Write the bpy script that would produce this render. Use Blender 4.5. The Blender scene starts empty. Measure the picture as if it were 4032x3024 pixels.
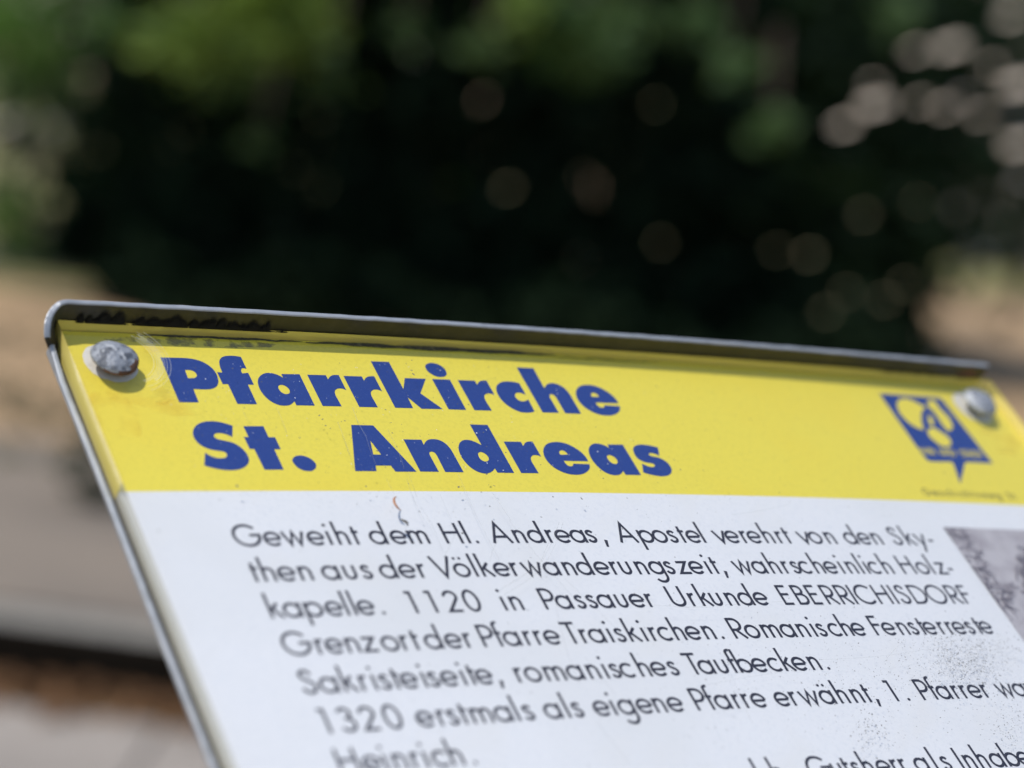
import bpy, math, random
import numpy as np
from mathutils import Vector, Matrix
rng = np.random.default_rng(7); random.seed(7)
SC = bpy.context.scene
COL = SC.collection
# ------------------------------------------------------------------ frames
F_PX, CX, CY, DIST = 8970.0, 2016.0, 1512.0, 650.0
def rodr(w):
    w = np.array(w, float); th = np.linalg.norm(w); k = w/th
    K = np.array([[0,-k[2],k[1]],[k[2],0,-k[0]],[-k[1],k[0],0]])
    return np.eye(3)+math.sin(th)*K+(1-math.cos(th))*K@K
RS = rodr([2.2171,-0.2555,0.6904])          # board axes (right, up, out) as seen from the camera
BOW = 0.9968e-4                              # the board is slightly bowed, per mm
TILT = math.radians(58.0)                    # lean of the board
UPc = math.cos(TILT)*RS[:,1]+math.sin(TILT)*RS[:,2]; UPc/=np.linalg.norm(UPc)
FWc = np.array([0,0,1.0])-UPc[2]*UPc; FWc/=np.linalg.norm(FWc)
RTc = np.cross(FWc, UPc); 
if RTc[0] < 0: RTc = -RTc
C2W = np.stack([RTc, FWc, UPc])              # camera axes -> world (X right, Y away, Z up)
EYE = np.array([0.0,0.0,1.35])
def board(u, v, z=0.0):
    """millimetres on the board -> metres in the world"""
    u=np.asarray(u,float); v=np.asarray(v,float); z=np.asarray(z,float)
    u,v,z=np.broadcast_arrays(u,v,z)
    P = RS@np.stack([u.ravel(),v.ravel(),(z-BOW*u*u).ravel()])+np.array([[0],[0],[DIST]])
    return (C2W@P).T/1000.0+EYE
def unboard(x, y, z=0.0):
    d=np.array([(x-CX)/F_PX,(y-CY)/F_PX,1.0]); zz=z
    for _ in range(12):
        s=np.linalg.solve(np.stack([RS[:,0],RS[:,1],-d],1),-np.array([0,0,DIST])-RS[:,2]*zz)
        zz=z-BOW*s[0]**2
    return s[0],s[1]
def at(px, py, Y):
    d=C2W@np.array([(px-CX)/F_PX,(py-CY)/F_PX,1.0]); return EYE+d*(Y/d[1])
def on_ground(px, py, z=0.0):
    d=C2W@np.array([(px-CX)/F_PX,(py-CY)/F_PX,1.0]); return EYE+d*((z-EYE[2])/d[2])
SUNc = RS@np.array([-0.60,0.65,1.0]); SUN = C2W@SUNc; SUN/=np.linalg.norm(SUN)
# ------------------------------------------------------------------ camera
cam = bpy.data.objects.new('camera', bpy.data.cameras.new('camera')); COL.objects.link(cam)
Rb = C2W@np.diag([1.0,-1.0,-1.0])
cam.matrix_world = Matrix([[*Rb[i],EYE[i]] for i in range(3)]+[[0,0,0,1]])
cd = cam.data; cd.sensor_width=36.0; cd.sensor_fit='HORIZONTAL'; cd.lens=36.0*F_PX/4032
cd.clip_start=0.05; cd.clip_end=500
cd.dof.use_dof=True; cd.dof.focus_distance=0.613
cd.dof.aperture_fstop=(cd.lens/1000)/0.0124
SC.camera=cam
# ------------------------------------------------------------------ sky, sun, exposure
W=bpy.data.worlds.new('World'); SC.world=W; W.use_nodes=True
nt=W.node_tree; bg=nt.nodes['Background']; sky=nt.nodes.new('ShaderNodeTexSky'); sky.sky_type='NISHITA'
sky.sun_disc=False; sky.sun_elevation=math.asin(SUN[2]); sky.sun_rotation=math.atan2(SUN[0],SUN[1])
nt.links.new(sky.outputs[0],bg.inputs[0]); bg.inputs[1].default_value=0.15
sl=bpy.data.lights.new('sun','SUN'); sl.energy=3.2; sl.angle=math.radians(0.53); sl.color=(1.0,0.95,0.87)
so=bpy.data.objects.new('sun',sl); COL.objects.link(so); so.location=(-3,-2,8)
so.rotation_euler=Vector(SUN).to_track_quat('Z','Y').to_euler()
SC.view_settings.view_transform='Standard'; SC.view_settings.look='None'; SC.view_settings.exposure=0.0
SC.view_settings.gamma=1.0; SC.view_settings.use_curve_mapping=False
# ------------------------------------------------------------------ materials
def mat(name, col, rough=0.6, metal=0.0, coat=0.0, spec=0.5, noise=None, bump=None, trans=None, sss=None):
    m=bpy.data.materials.new(name); m.use_nodes=True; t=m.node_tree; p=t.nodes['Principled BSDF']
    p.inputs['Base Color'].default_value=(*col,1); p.inputs['Roughness'].default_value=rough
    p.inputs['Metallic'].default_value=metal; p.inputs['Coat Weight'].default_value=coat
    p.inputs['Coat Roughness'].default_value=0.12; p.inputs['Specular IOR Level'].default_value=spec
    tc=t.nodes.new('ShaderNodeTexCoord')
    if noise:                                 # list of (scale, other colour, low, high, xyz stretch)
        src=None
        for (sc,c2,lo,hi,st) in noise:
            mp=t.nodes.new('ShaderNodeMapping'); mp.inputs['Scale'].default_value=st
            n=t.nodes.new('ShaderNodeTexNoise'); n.inputs['Scale'].default_value=sc; n.inputs['Detail'].default_value=5
            r=t.nodes.new('ShaderNodeMapRange'); r.inputs[1].default_value=lo; r.inputs[2].default_value=hi
            x=t.nodes.new('ShaderNodeMix'); x.data_type='RGBA'
            t.links.new(tc.outputs['Object'],mp.inputs[0]); t.links.new(mp.outputs[0],n.inputs['Vector'])
            t.links.new(n.outputs[0],r.inputs[0]); t.links.new(r.outputs[0],x.inputs[0])
            if src is None: x.inputs[6].default_value=(*col,1)
            else: t.links.new(src,x.inputs[6])
            x.inputs[7].default_value=(*c2,1); src=x.outputs[2]
        t.links.new(src,p.inputs['Base Color'])
    if bump:
        n=t.nodes.new('ShaderNodeTexNoise'); n.inputs['Scale'].default_value=bump[0]; n.inputs['Detail'].default_value=4
        b=t.nodes.new('ShaderNodeBump'); b.inputs['Strength'].default_value=bump[1]; b.inputs['Distance'].default_value=bump[2]
        t.links.new(tc.outputs['Object'],n.inputs['Vector']); t.links.new(n.outputs[0],b.inputs['Height']); t.links.new(b.outputs[0],p.inputs['Normal'])
    if trans:
        tr=t.nodes.new('ShaderNodeBsdfTranslucent'); tr.inputs[0].default_value=(*trans[0],1)
        mx=t.nodes.new('ShaderNodeMixShader'); mx.inputs[0].default_value=trans[1]
        o=t.nodes['Material Output']; t.links.new(p.outputs[0],mx.inputs[1]); t.links.new(tr.outputs[0],mx.inputs[2]); t.links.new(mx.outputs[0],o.inputs[0])
    return m
def clear_mat(name, tint=(1,1,1), ior=1.49, rough=0.04, haze=0.0, hazecol=(.8,.8,.7), mirror=None):
    m=bpy.data.materials.new(name); m.use_nodes=True; t=m.node_tree; t.nodes.remove(t.nodes['Principled BSDF'])
    o=t.nodes['Material Output']
    tr=t.nodes.new('ShaderNodeBsdfTransparent'); tr.inputs[0].default_value=(*tint,1)
    g=t.nodes.new('ShaderNodeBsdfGlossy'); g.inputs['Roughness'].default_value=rough
    f=t.nodes.new('ShaderNodeFresnel'); gm=t.nodes.new('ShaderNodeNewGeometry'); mr=t.nodes.new('ShaderNodeMapRange')   # same reflectance from both sides
    mr.inputs[3].default_value=ior; mr.inputs[4].default_value=1/ior; t.links.new(gm.outputs['Backfacing'],mr.inputs[0]); t.links.new(mr.outputs[0],f.inputs[0])
    mx=t.nodes.new('ShaderNodeMixShader'); t.links.new(f.outputs[0],mx.inputs[0]); t.links.new(tr.outputs[0],mx.inputs[1]); t.links.new(g.outputs[0],mx.inputs[2])
    last=mx.outputs[0]
    if mirror: t.links.remove(mx.inputs[0].links[0]); mx.inputs[0].default_value=mirror; g.inputs[0].default_value=(.97,.95,.86,1)
    if haze:
        d=t.nodes.new('ShaderNodeBsdfDiffuse'); d.inputs[0].default_value=(*hazecol,1)
        m2=t.nodes.new('ShaderNodeMixShader'); m2.inputs[0].default_value=haze
        t.links.new(last,m2.inputs[1]); t.links.new(d.outputs[0],m2.inputs[2]); last=m2.outputs[0]
    t.links.new(last,o.inputs[0]); return m
def veil_mat(name, col, scale, lo, hi, stretch=(1,1,1), amount=1.0):
    """patchy film of dirt: noise decides where it sticks"""
    m=bpy.data.materials.new(name); m.use_nodes=True; t=m.node_tree; p=t.nodes['Principled BSDF']
    p.inputs['Base Color'].default_value=(*col,1); p.inputs['Roughness'].default_value=.9
    tc=t.nodes.new('ShaderNodeTexCoord'); mp=t.nodes.new('ShaderNodeMapping'); mp.inputs['Scale'].default_value=stretch
    n=t.nodes.new('ShaderNodeTexNoise'); n.inputs['Scale'].default_value=scale; n.inputs['Detail'].default_value=6
    r=t.nodes.new('ShaderNodeMapRange'); r.inputs[1].default_value=lo; r.inputs[2].default_value=hi; r.inputs[4].default_value=amount
    t.links.new(tc.outputs['Object'],mp.inputs[0]); t.links.new(mp.outputs[0],n.inputs['Vector']); t.links.new(n.outputs[0],r.inputs[0]); t.links.new(r.outputs[0],p.inputs['Alpha'])
    return m
YEL=(0.79,0.665,0.066); WHT=(0.74,0.75,0.765)
M=dict(
 yellow=mat('printed_yellow',YEL,.45,noise=[(900,(.72,.61,.062),.45,.75,(1,1,1)),(14,(.79,.61,.045),.5,.8,(1,1,1))]),
 white=mat('printed_white',WHT,.45,noise=[(900,(.66,.68,.71),.5,.8,(1,1,1)),(16,(.69,.70,.705),.48,.75,(1,1,1)),(55,(.71,.71,.70),.55,.8,(1,.25,1))]),
 blue=mat('printed_blue',(.012,.042,.225),.45,noise=[(1400,(.05,.09,.29),.55,.9,(1,1,1))]),
 ink=mat('printed_ink',(.018,.016,.026),.5,noise=[(1500,(.07,.065,.08),.5,.8,(1,1,1))]),
 greyph=mat('printed_grey',(.47,.445,.455),.5,noise=[(130,(.35,.32,.335),.4,.7,(1,1,1))]),
 darkph=mat('printed_dark_grey',(.15,.13,.145),.5,noise=[(500,(.28,.25,.27),.4,.7,(1,1,1))]),
 ring=mat('bare_white',(.74,.72,.66),.5,noise=[(300,(.55,.52,.45),.5,.75,(1,1,1))]),
 clear=clear_mat('clear_acrylic',rough=.05), edge=clear_mat('sawn_acrylic_edge_glow',(.95,.90,.62),rough=.22,haze=.62,hazecol=(.95,.80,.22),mirror=.75),  # edge: light piped from the print is put into its yellow haze
 edgew=clear_mat('sawn_acrylic_side',(.96,.95,.88),rough=.25,haze=.28,hazecol=(.70,.66,.55)),
 steel=mat('painted_steel',(.36,.385,.42),.42,metal=.25,noise=[(220,(.27,.29,.31),.45,.75,(1,1,1)),(35,(.44,.45,.46),.55,.8,(1,1,1))],bump=(500,.25,.0003)),
 steeld=mat('grimy_shaded_steel',(.016,.016,.013),.38,metal=.1,noise=[(90,(.032,.030,.021),.45,.7,(1,1,1)),(400,(.03,.028,.024),.5,.75,(1,1,1))]),  # grime, with the shade on the inner faces darkened into its colour
 rust=mat('rust',(.16,.075,.045),.9,noise=[(400,(.06,.035,.025),.4,.7,(1,1,1))]),
 zinc=mat('galvanised_head',(.29,.31,.345),.6,metal=.2,noise=[(420,(.11,.12,.14),.50,.60,(1,1,1)),(330,(.50,.52,.54),.55,.66,(1,1,1))],bump=(600,.8,.0010)),
 moss=mat('black_mould',(.008,.008,.007),.95), speck=mat('dirt_speck',(.14,.135,.125),.9), speckw=mat('chip_white',(.75,.76,.8),.5),
 scratch=clear_mat('scratch',(.74,.74,.72),rough=.5,haze=.18,hazecol=(.7,.7,.66)), husk=mat('dry_husk',(.42,.17,.06),.6),
 swirl=clear_mat('swirl_polish',(.95,.95,.9),rough=.35,haze=.35,hazecol=(.95,.93,.75)), stain=veil_mat('old_glue',(.80,.55,.04),110,.42,.80,(1,1,1),.34),
 silt=veil_mat('silt_film',(.20,.18,.08),260,.46,.60,(1,1,1),.55), siltd=mat('silt_dark',(.055,.05,.028),.95,noise=[(700,(.16,.14,.07),.5,.7,(1,1,1))]),
)
# ------------------------------------------------------------------ object helpers
def mesh(name, V, Fc, m, parent=None, mi=None, smooth=False):
    me=bpy.data.meshes.new(name); V=np.asarray(V,float)
    if parent is not None: V=V-np.array(parent_loc(parent))
    me.from_pydata([tuple(p) for p in V],[],[tuple(f) for f in Fc]); me.update()
    for q in (m if isinstance(m,(list,tuple)) else [m]): me.materials.append(q)
    if mi is not None: me.polygons.foreach_set('material_index',mi)
    if smooth: me.polygons.foreach_set('use_smooth',[True]*len(me.polygons))
    o=bpy.data.objects.new(name,me); COL.objects.link(o)
    if parent is not None: o.parent=parent
    return o
def parent_loc(p):
    l=np.zeros(3)
    while p is not None: l=l+np.array(p.location); p=p.parent
    return l
def tag(o,label=None,cat=None,group=None,kind=None):
    if label: o['label']=label
    if cat: o['category']=cat
    if group: o['group']=group
    if kind: o['kind']=kind
    return o
def empty(name,loc,label,cat,group=None):
    e=bpy.data.objects.new(name,None); COL.objects.link(e); e.location=loc; e.empty_display_size=.1
    return tag(e,label,cat,group)
class Sheet:                                   # flat polygons on the board, mm
    def __init__(s): s.V=[]; s.F=[]; s.n=0
    def add(s,uvz,faces):
        s.V.append(np.asarray(uvz,float)); s.F+= [tuple(i+s.n for i in f) for f in faces]; s.n+=len(uvz)
    def build(s,name,m,parent):
        A=np.concatenate(s.V); return mesh(name,board(A[:,0],A[:,1],A[:,2]),s.F,m,parent)
def ribbon(sh, pts, w, z, closed=False, w2=None):
    P=np.array(pts,float); n=len(P)
    if closed: D=np.roll(P,-1,0)-np.roll(P,1,0)
    else: D=np.gradient(P,axis=0)
    D/=np.linalg.norm(D,axis=1)[:,None]+1e-12
    N=np.stack([-D[:,1],D[:,0]],1)
    if not closed and n>2:                      # mitre sharp joints
        for i in range(1,n-1):
            a=P[i]-P[i-1]; b=P[i+1]-P[i]; a/=np.linalg.norm(a); b/=np.linalg.norm(b)
            t=a+b; t/=np.linalg.norm(t)+1e-9; nn=np.array([-t[1],t[0]]); c=nn@np.array([-a[1],a[0]]); N[i]=nn/max(c,.38)
    ww=np.full(n,w) if w2 is None else np.linspace(w,w2,n)
    L=P+N*ww[:,None]/2; R=P-N*ww[:,None]/2
    V=np.zeros((2*n,3)); V[0::2,:2]=L; V[1::2,:2]=R; V[:,2]=z
    Fc=[(2*i,2*i+1,2*i+3,2*i+2) for i in range(n-1)]
    if closed: Fc.append((2*n-2,2*n-1,1,0))
    sh.add(V,Fc)
def disc(sh,cx,cy,r,z,n=14,ry=None,jit=0):
    a=np.arange(n)*2*math.pi/n; rr=r*(1+jit*(rng.random(n)-.5)) if jit else r
    V=np.stack([cx+rr*np.cos(a),cy+(ry or r)*(rr/r if jit else 1)*np.sin(a),np.full(n,z)],1); sh.add(V,[tuple(range(n))])
def fill(outlines, z, sh):
    """closed outlines (even-odd) -> triangles"""
    cu=bpy.data.curves.new('tmp','CURVE'); cu.dimensions='2D'; cu.fill_mode='BOTH'
    for o in outlines:
        s=cu.splines.new('POLY'); s.points.add(len(o)-1)
        for i,(x,y) in enumerate(o): s.points[i].co=(x,y,0,1)
        s.use_cyclic_u=True
    ob=bpy.data.objects.new('tmp',cu); COL.objects.link(ob); dg=bpy.context.evaluated_depsgraph_get()
    me=ob.evaluated_get(dg).to_mesh(); V=np.array([v.co[:] for v in me.vertices]); Fc=[tuple(p.vertices) for p in me.polygons]
    ob.evaluated_get(dg).to_mesh_clear(); bpy.data.objects.remove(ob); bpy.data.curves.remove(cu)
    V[:,2]=z; sh.add(V,Fc)
def smooth_loop(pts, step=5):
    """pts (x,y[,1=corner]); Catmull-Rom through the smooth ones"""
    n=len(pts); out=[]
    P=[np.array(p[:2],float) for p in pts]; c=[len(p)>2 for p in pts]
    for i in range(n):
        a,b=P[i],P[(i+1)%n]; p0=a if c[i] else P[i-1]; p3=b if c[(i+1)%n] else P[(i+2)%n]
        out.append(a)
        if c[i] and c[(i+1)%n]: continue
        m0=(b-p0)/2 if not c[i] else (b-a); m1=(p3-a)/2 if not c[(i+1)%n] else (b-a)
        for k in range(1,step):
            t=k/step; out.append((2*t**3-3*t*t+1)*a+(t**3-2*t*t+t)*m0+(-2*t**3+3*t*t)*b+(t**3-t*t)*m1)
    return out
# ------------------------------------------------------------------ the information board
base=on_ground(2300,9000,0.0); bc=board(33.5,-115,-12)[0]
sign=empty('information_sign',(bc[0],bc[1]+.03,0.0),'tilted yellow and white church information board with blue heading in a grey steel tray','sign')
U0,U1,V1,V0=-133.9,200.9,15.2,-222.0
VB=-44.1                                          # where yellow meets white
def vt(u): return V1-.004*(np.asarray(u,float)+131.5)
def dz(u): return 0.9*((np.asarray(u,float)-40)/175.0)**2
us=np.linspace(U0,U1,120)
def plate(sh_name,u0,u1,v0,v1,ztop,zbot,m,parent,nseg=110):
    u=np.linspace(u0,u1,nseg); V=[];Fc=[]
    for (v,z) in ((v0,ztop),(v1,ztop),(v1,zbot),(v0,zbot)): V.append(board(u,v(u) if callable(v) else v,z))
    V=np.concatenate(V); n=nseg
    for i in range(n-1):
        for a in range(4): b=(a+1)%4; Fc.append((a*n+i,a*n+i+1,b*n+i+1,b*n+i)[::-1])
    Fc.append((0,n,2*n,3*n)); Fc.append((n-1,4*n-1,3*n-1,2*n-1))
    return mesh(sh_name,V,Fc,m,parent)
yb=plate('yellow_band',U0+.25,U1-.25,VB,lambda u:vt(u)-.35,0,-2.5,M['yellow'],sign)
wb=plate('white_field',U0+.25,U1-.25,V0+.35,VB,0,-2.5,M['white'],sign)
# --- clear cover, 2.6 mm over the print, with its own sawn edges
n=len(us)
zt=2.6+dz(us)*.9
def strip(name,A,B,m,parent): 
    k=len(A); return mesh(name,np.concatenate([A,B]),[(i,i+1,k+i+1,k+i) for i in range(k-1)],m,parent)
cover=strip('clear_cover',board(us,V0,zt),board(us,vt(us),zt),M['clear'],sign)
strip('upper_cut_edge',board(us,vt(us),zt),board(us,vt(us),-2.5),M['edge'],cover)
vs=np.linspace(V0,VB,40); vy=np.linspace(VB,V1,20)
for nm,u in (('left_cut_edge',U0),('right_cut_edge',U1)):
    z1=2.6+float(dz(u))*.9
    vy=np.linspace(VB,float(vt(u)),20)
    V=np.concatenate([board(u,vs,z1),board(u,vs,-2.5),board(u,vy,z1),board(u,vy,-2.5)])
    a=len(vs);b=len(vy); Fc=[(i,i+1,a+i+1,a+i) for i in range(a-1)]+[(2*a+i,2*a+i+1,2*a+b+i+1,2*a+b+i) for i in range(b-1)]
    mesh(nm,V,Fc,[M['edgew'],M['edge']],cover,mi=[0]*(a-1)+[1]*(b-1))
# --- steel tray: flanges swept round the board (profile across, path along)
def sweep(name, path, nrm, prof, m, parent, caps=True, dark_faces=(0,11,12), lean=None):
    """path [(u,v)], outward normals, prof function i -> [(out, z)]"""
    V=[];k=None
    for i,(p,q) in enumerate(zip(path,nrm)):
        pr=prof(i); k=len(pr)
        for (o,z) in pr: ln=lean(i)*max(0.0,pr[3][1]-max(z,-2.9)) if lean else 0.0; V.append((p[0]+q[0]*(o-ln),p[1]+q[1]*(o-ln),z))
    V=np.array(V); n=len(path); Fc=[]
    for i in range(n-1):
        for a in range(k): b=(a+1)%k; Fc.append((i*k+a,i*k+b,(i+1)*k+b,(i+1)*k+a))
    mi=[1 if a in dark_faces else 0 for _ in range(n-1) for a in range(k)]
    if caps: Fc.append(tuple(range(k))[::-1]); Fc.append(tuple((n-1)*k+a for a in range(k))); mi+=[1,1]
    o=mesh(name,board(V[:,0],V[:,1],V[:,2]),Fc,[m,M['steeld']],parent,mi=mi); return o
def rim_profile(h,t=1.7,zb=-3.6,inn=0.0):
    r=.45; return [(inn,-2.6),(inn,h-r),(inn+.15,h-.12),(inn+r,h),(inn+t-r,h),(inn+t-.14,h-.14),(inn+t,h-r),(inn+t,-.2),(inn+t-.35,-1.6),(inn+t-1.1,-2.9),(inn+t-2.4,zb),(inn-3,zb),(inn-3,-2.6)]
def rough_edge(i,amp=.10): return amp*math.sin(i*1.7+.5)*math.sin(i*.61)+amp*.6*math.sin(i*4.3)
RC=6.4; IL,IT=-137.9,V1+.35                  # inner faces of left / top flange
path=[];nr=[];hs=[]
ccx,ccy=IL+RC,IT-RC
for a in np.linspace(math.radians(188),math.radians(90),26):
    path.append((ccx+RC*math.cos(a),ccy+RC*math.sin(a))); nr.append((math.cos(a),math.sin(a))); hs.append(2.6+5.5*min(1,max(0,(188-math.degrees(a))/75))**.8)
for u in np.linspace(ccx+2,197.0,90): path.append((u,IT-0.004*(u-ccx))); nr.append((0,1)); hs.append(8.1)
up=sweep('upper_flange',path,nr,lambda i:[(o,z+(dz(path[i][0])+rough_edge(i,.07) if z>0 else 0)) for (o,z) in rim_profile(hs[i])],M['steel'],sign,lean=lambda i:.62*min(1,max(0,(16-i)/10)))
lv=list(np.linspace(ccy-.6,V0+2,96))
def left_profile(i):
    h=-.9+max(0,(5-i))*.35+rough_edge(i,.05); r=.35; t=1.45
    return [(0,-2.61),(0,h-r),(.12,h-.1),(r,h),(t-r,h),(t-.1,h-.1),(t,h-r),(t,-2.0),(t-.3,-2.7),(t-.9,-3.2),(t-1.8,-3.6),(-2.5,-3.6),(-2.5,-2.61)]
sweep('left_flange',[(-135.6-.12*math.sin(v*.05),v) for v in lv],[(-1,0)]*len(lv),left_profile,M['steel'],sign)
rv=list(np.linspace(IT-1.5,V0+2,60))
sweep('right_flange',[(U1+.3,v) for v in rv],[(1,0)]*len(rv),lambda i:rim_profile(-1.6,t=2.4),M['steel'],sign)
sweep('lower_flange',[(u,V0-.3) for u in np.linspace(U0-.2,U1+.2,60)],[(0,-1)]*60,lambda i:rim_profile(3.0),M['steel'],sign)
plate('tray_back',U0-.5,U1+.4,V0-.2,V1+.3,-2.62,-3.55,M['steel'],sign)
# rust at the right end of the flange
sh=Sheet()
def face_blob(u0,u1,z0,z1,amp,k,name,m):
    uu=np.linspace(u0,u1,k); top=z1*(.6+.4*rng.random(k)); V=[];Fc=[]
    for i,u in enumerate(uu):
        e=math.sin(math.pi*i/(k-1)); V.append((u,IT-0.004*(u-ccx)-.12,z0)); V.append((u,IT-0.004*(u-ccx)-.12,z0+(top[i]-z0)*e+.05))
    V=np.array(V); Fc=[(2*i,2*i+2,2*i+3,2*i+1) for i in range(k-1)]
    return mesh(name,board(V[:,0],V[:,1],V[:,2]+dz(V[:,0])),Fc,m,up)
face_blob(184,195,3.0,7.4,0,14,'rust_patch',M['rust'])
# black mould growing along the foot of the flange
V=[];Fc=[]
def tuft(u0,u1,h,cnt):
    cnt*=3; cl=[(rng.uniform(u0,u1),.4+1.5*rng.random(),.22+.78*rng.random()**1.5) for _ in range(max(4,int((u1-u0)/.75)))]
    for _ in range(cnt):
        cc=cl[rng.integers(len(cl))]; u=rng.normal(cc[0],cc[1]*.6); e=cc[2]*math.exp(-((u-cc[0])/cc[1])**2); hh=h*(.25+.75*rng.random())*e; w=.04+.09*rng.random(); lean=rng.normal(0,.45)
        vv=IT-0.004*(u-ccx)-.15-rng.random()*.5; z0=2.4+float(dz(u))*.9; k=len(V)
        V.extend([(u-w,vv,z0-.3),(u+w,vv,z0-.3),(u+lean+w*.2,vv-.1,z0+hh)]); Fc.append((k,k+1,k+2))
tuft(-128,-115,5.0,900); tuft(-112,-99,4.8,900); tuft(-101,-90,3.8,600); tuft(-92,-74,4.6,1100); tuft(-75,-68,1.0,90); tuft(150,196,1.2,200)
V=np.array(V); tag(mesh('mould',board(V[:,0],V[:,1],V[:,2]),Fc,M['moss'],up),kind='stuff')
# silt under the cover along its upper edge
sh=Sheet(); uu=np.linspace(-122,52,140)
def silt(u0,u1,vc,w0,seed,z,m,name):
    r=np.random.default_rng(seed); k=90; uu=np.linspace(u0,u1,k); e=np.sin(np.linspace(0,math.pi,k))**.5
    wob=np.convolve(r.random(k+8),np.ones(9)/9,'valid')-.5; wid=w0*e*(.5+np.convolve(r.random(k+4),np.ones(5)/5,'valid'))
    s=Sheet(); c=vc(uu)+wob*1.2
    s.add(np.concatenate([np.stack([uu,c+wid/2,np.full(k,z)],1),np.stack([uu,c-wid/2,np.full(k,z)],1)]),[(i,k+i,k+i+1,i+1) for i in range(k-1)])
    return s.build(name,m,sign)
silt(-112,-62,lambda u:14.3-.006*(u+112),.9,3,.16,M['siltd'],'silt_line')
silt(-62,22,lambda u:13.9-.004*(u+62),1.7,5,.17,M['siltd'],'silt_line')
silt(20,60,lambda u:13.2+0*u,.5,8,.06,M['siltd'],'silt_line')
silt(-121,-70,lambda u:12.3-.004*(u+112),3.4,11,.09,M['silt'],'silt_film')
# --- rivets
def rivet(u,v,z0,R,rusty):
    prof=[(0,3.0),(2.0,2.85),(3.6,2.45),(5.0,1.75),(5.9,1.1),(6.35,.55),(6.4,.1),(6.2,-.25),(5.0,-.5),(3.2,-.5),(3.0,-2.6)]
    prof=[(r*R/6.4,h) for r,h in prof]; k=40; V=[];Fc=[];mi=[]
    for j,(r,h) in enumerate(prof):
        for i in range(k):
            a=2*math.pi*i/k; rr=r*(1+.018*math.sin(3*a+1)+.012*math.sin(5*a)); hh=h+(.10*math.sin(2*a+.6)+.05*math.sin(3*a+2))*(r/R)
            V.append((u+rr*math.cos(a),v+rr*math.sin(a),z0+hh))
    for j in range(len(prof)-1):
        for i in range(k):
            Fc.append((j*k+i,(j+1)*k+i,(j+1)*k+(i+1)%k,j*k+(i+1)%k)); a=math.degrees(2*math.pi*(i+.5)/k)
            d=min(abs(a-320),abs(a-320+360),abs(a-320-360))
            mi.append(1 if (rusty and ((j>=6) or (j==5 and (d<95)) or (j==4 and d<55) or (j==3 and d<26))) else 0)
    V=np.array(V); return mesh('rivet',board(V[:,0],V[:,1],V[:,2]),Fc,[M['zinc'],M['rust']],sign,mi=mi,smooth=True)
ru,rv_=unboard(457,1398,5.0); r1=rivet(ru,rv_,3.7,6.35,True); r1['label']='left rivet, rusty brown along its lower right edge'
ru2,rv2=unboard(3866,1574,5.0); r2=rivet(ru2,rv2,3.7,6.2,False); r2['label']='right rivet, clean grey and blurred'
sh=Sheet(); disc(sh,-121.9,2.9,7.3,.10,n=40,jit=.06); sh.build('rivet_hole_ring',M['ring'],sign)
sh=Sheet(); disc(sh,ru2+.3,rv2+1.5,7.5,.10,n=40,jit=.06); sh.build('rivet_hole_ring',M['ring'],sign)
# --- scratches, swirl marks, specks
sc=Sheet()
swl=Sheet()
for r in (9.6,10.4,11.0,11.5,12.0,12.5,13.2,14.1):
    a=np.radians(np.linspace(-50-rng.random()*20,40+rng.random()*15,24)); ribbon(swl,np.stack([-121.5+r*np.cos(a),1.5+r*(.93+.05*rng.random())*np.sin(a)],1),.10+.10*rng.random(),2.75+.9)
tag(swl.build('swirl_marks',M['swirl'],sign),kind='stuff')
st=Sheet()
for k_,(cu,cv,ru_,rv__) in enumerate(((-117,-9,9,4.5),(-126,-16,6,9),(-112,8.6,8,1.6),(188,-14,9,6),(-108,-14,8,3))):
    disc(st,cu,cv,ru_,.14+.01*k_,n=30,ry=rv__,jit=.3)
tag(st.build('glue_stain',M['stain'],sign),kind='stuff')
def scr(x0,y0,x1,y1,w=.11,bend=0):
    a=np.array(unboard(x0,y0,2.7)); b=np.array(unboard(x1,y1,2.7)); t=np.linspace(0,1,9)[:,None]
    d=b-a; nn=np.array([-d[1],d[0]]); ribbon(sc,a+(b-a)*t+nn*bend*np.sin(t*math.pi),w*.8,2.72+.3)
for q in ((1086,1605,1128,1708,.14),(955,1618,975,1662,.10),(1387,1608,1440,1722,.22),(1328,1665,1375,1795,.20),(1440,1722,1478,1830,.14),(1525,1695,1590,1850,.15),(1605,1860,1640,1960,.10),
          (1520,1890,1552,1953,.10),(1600,1890,1668,2050,.12),(1800,1865,1835,1945,.13),(1835,1945,1885,2060,.14),(1938,1945,2010,2055,.13),(1730,1950,1775,2050,.08),(2000,2050,2250,2350,.11),
          (1885,2055,1965,2210,.13),(1960,2130,1925,2215,.10),(2200,2060,2130,2215,.09),(2215,2060,2140,2230,.08),(2160,2140,2125,2225,.12),(2125,2225,1960,2330,.12),(2160,2220,1985,2345,.09),
          (1790,2110,1745,2200,.10),(2220,2280,2480,2535,.10),(2570,2385,2850,2392,.12),(2700,2395,3100,2370,.06),(3560,2520,3480,2610,.08),(3232,2600,3640,2560,.07),(2780,2700,3080,2650,.07),
          (1690,2050,1745,2180,.09),(1655,2000,1690,2060,.12),(3100,1990,2880,2030,.06),(2890,2690,2960,2850,.08),(2350,2850,2480,3020,.09),(2300,2590,2420,2740,.08),(2180,2350,2280,2700,.07)):
    scr(*q[:5],bend=rng.normal(0,.02))
tag(sc.build('scratches',M['scratch'],sign),kind='stuff')
sk=Sheet(); sw=Sheet()
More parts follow.
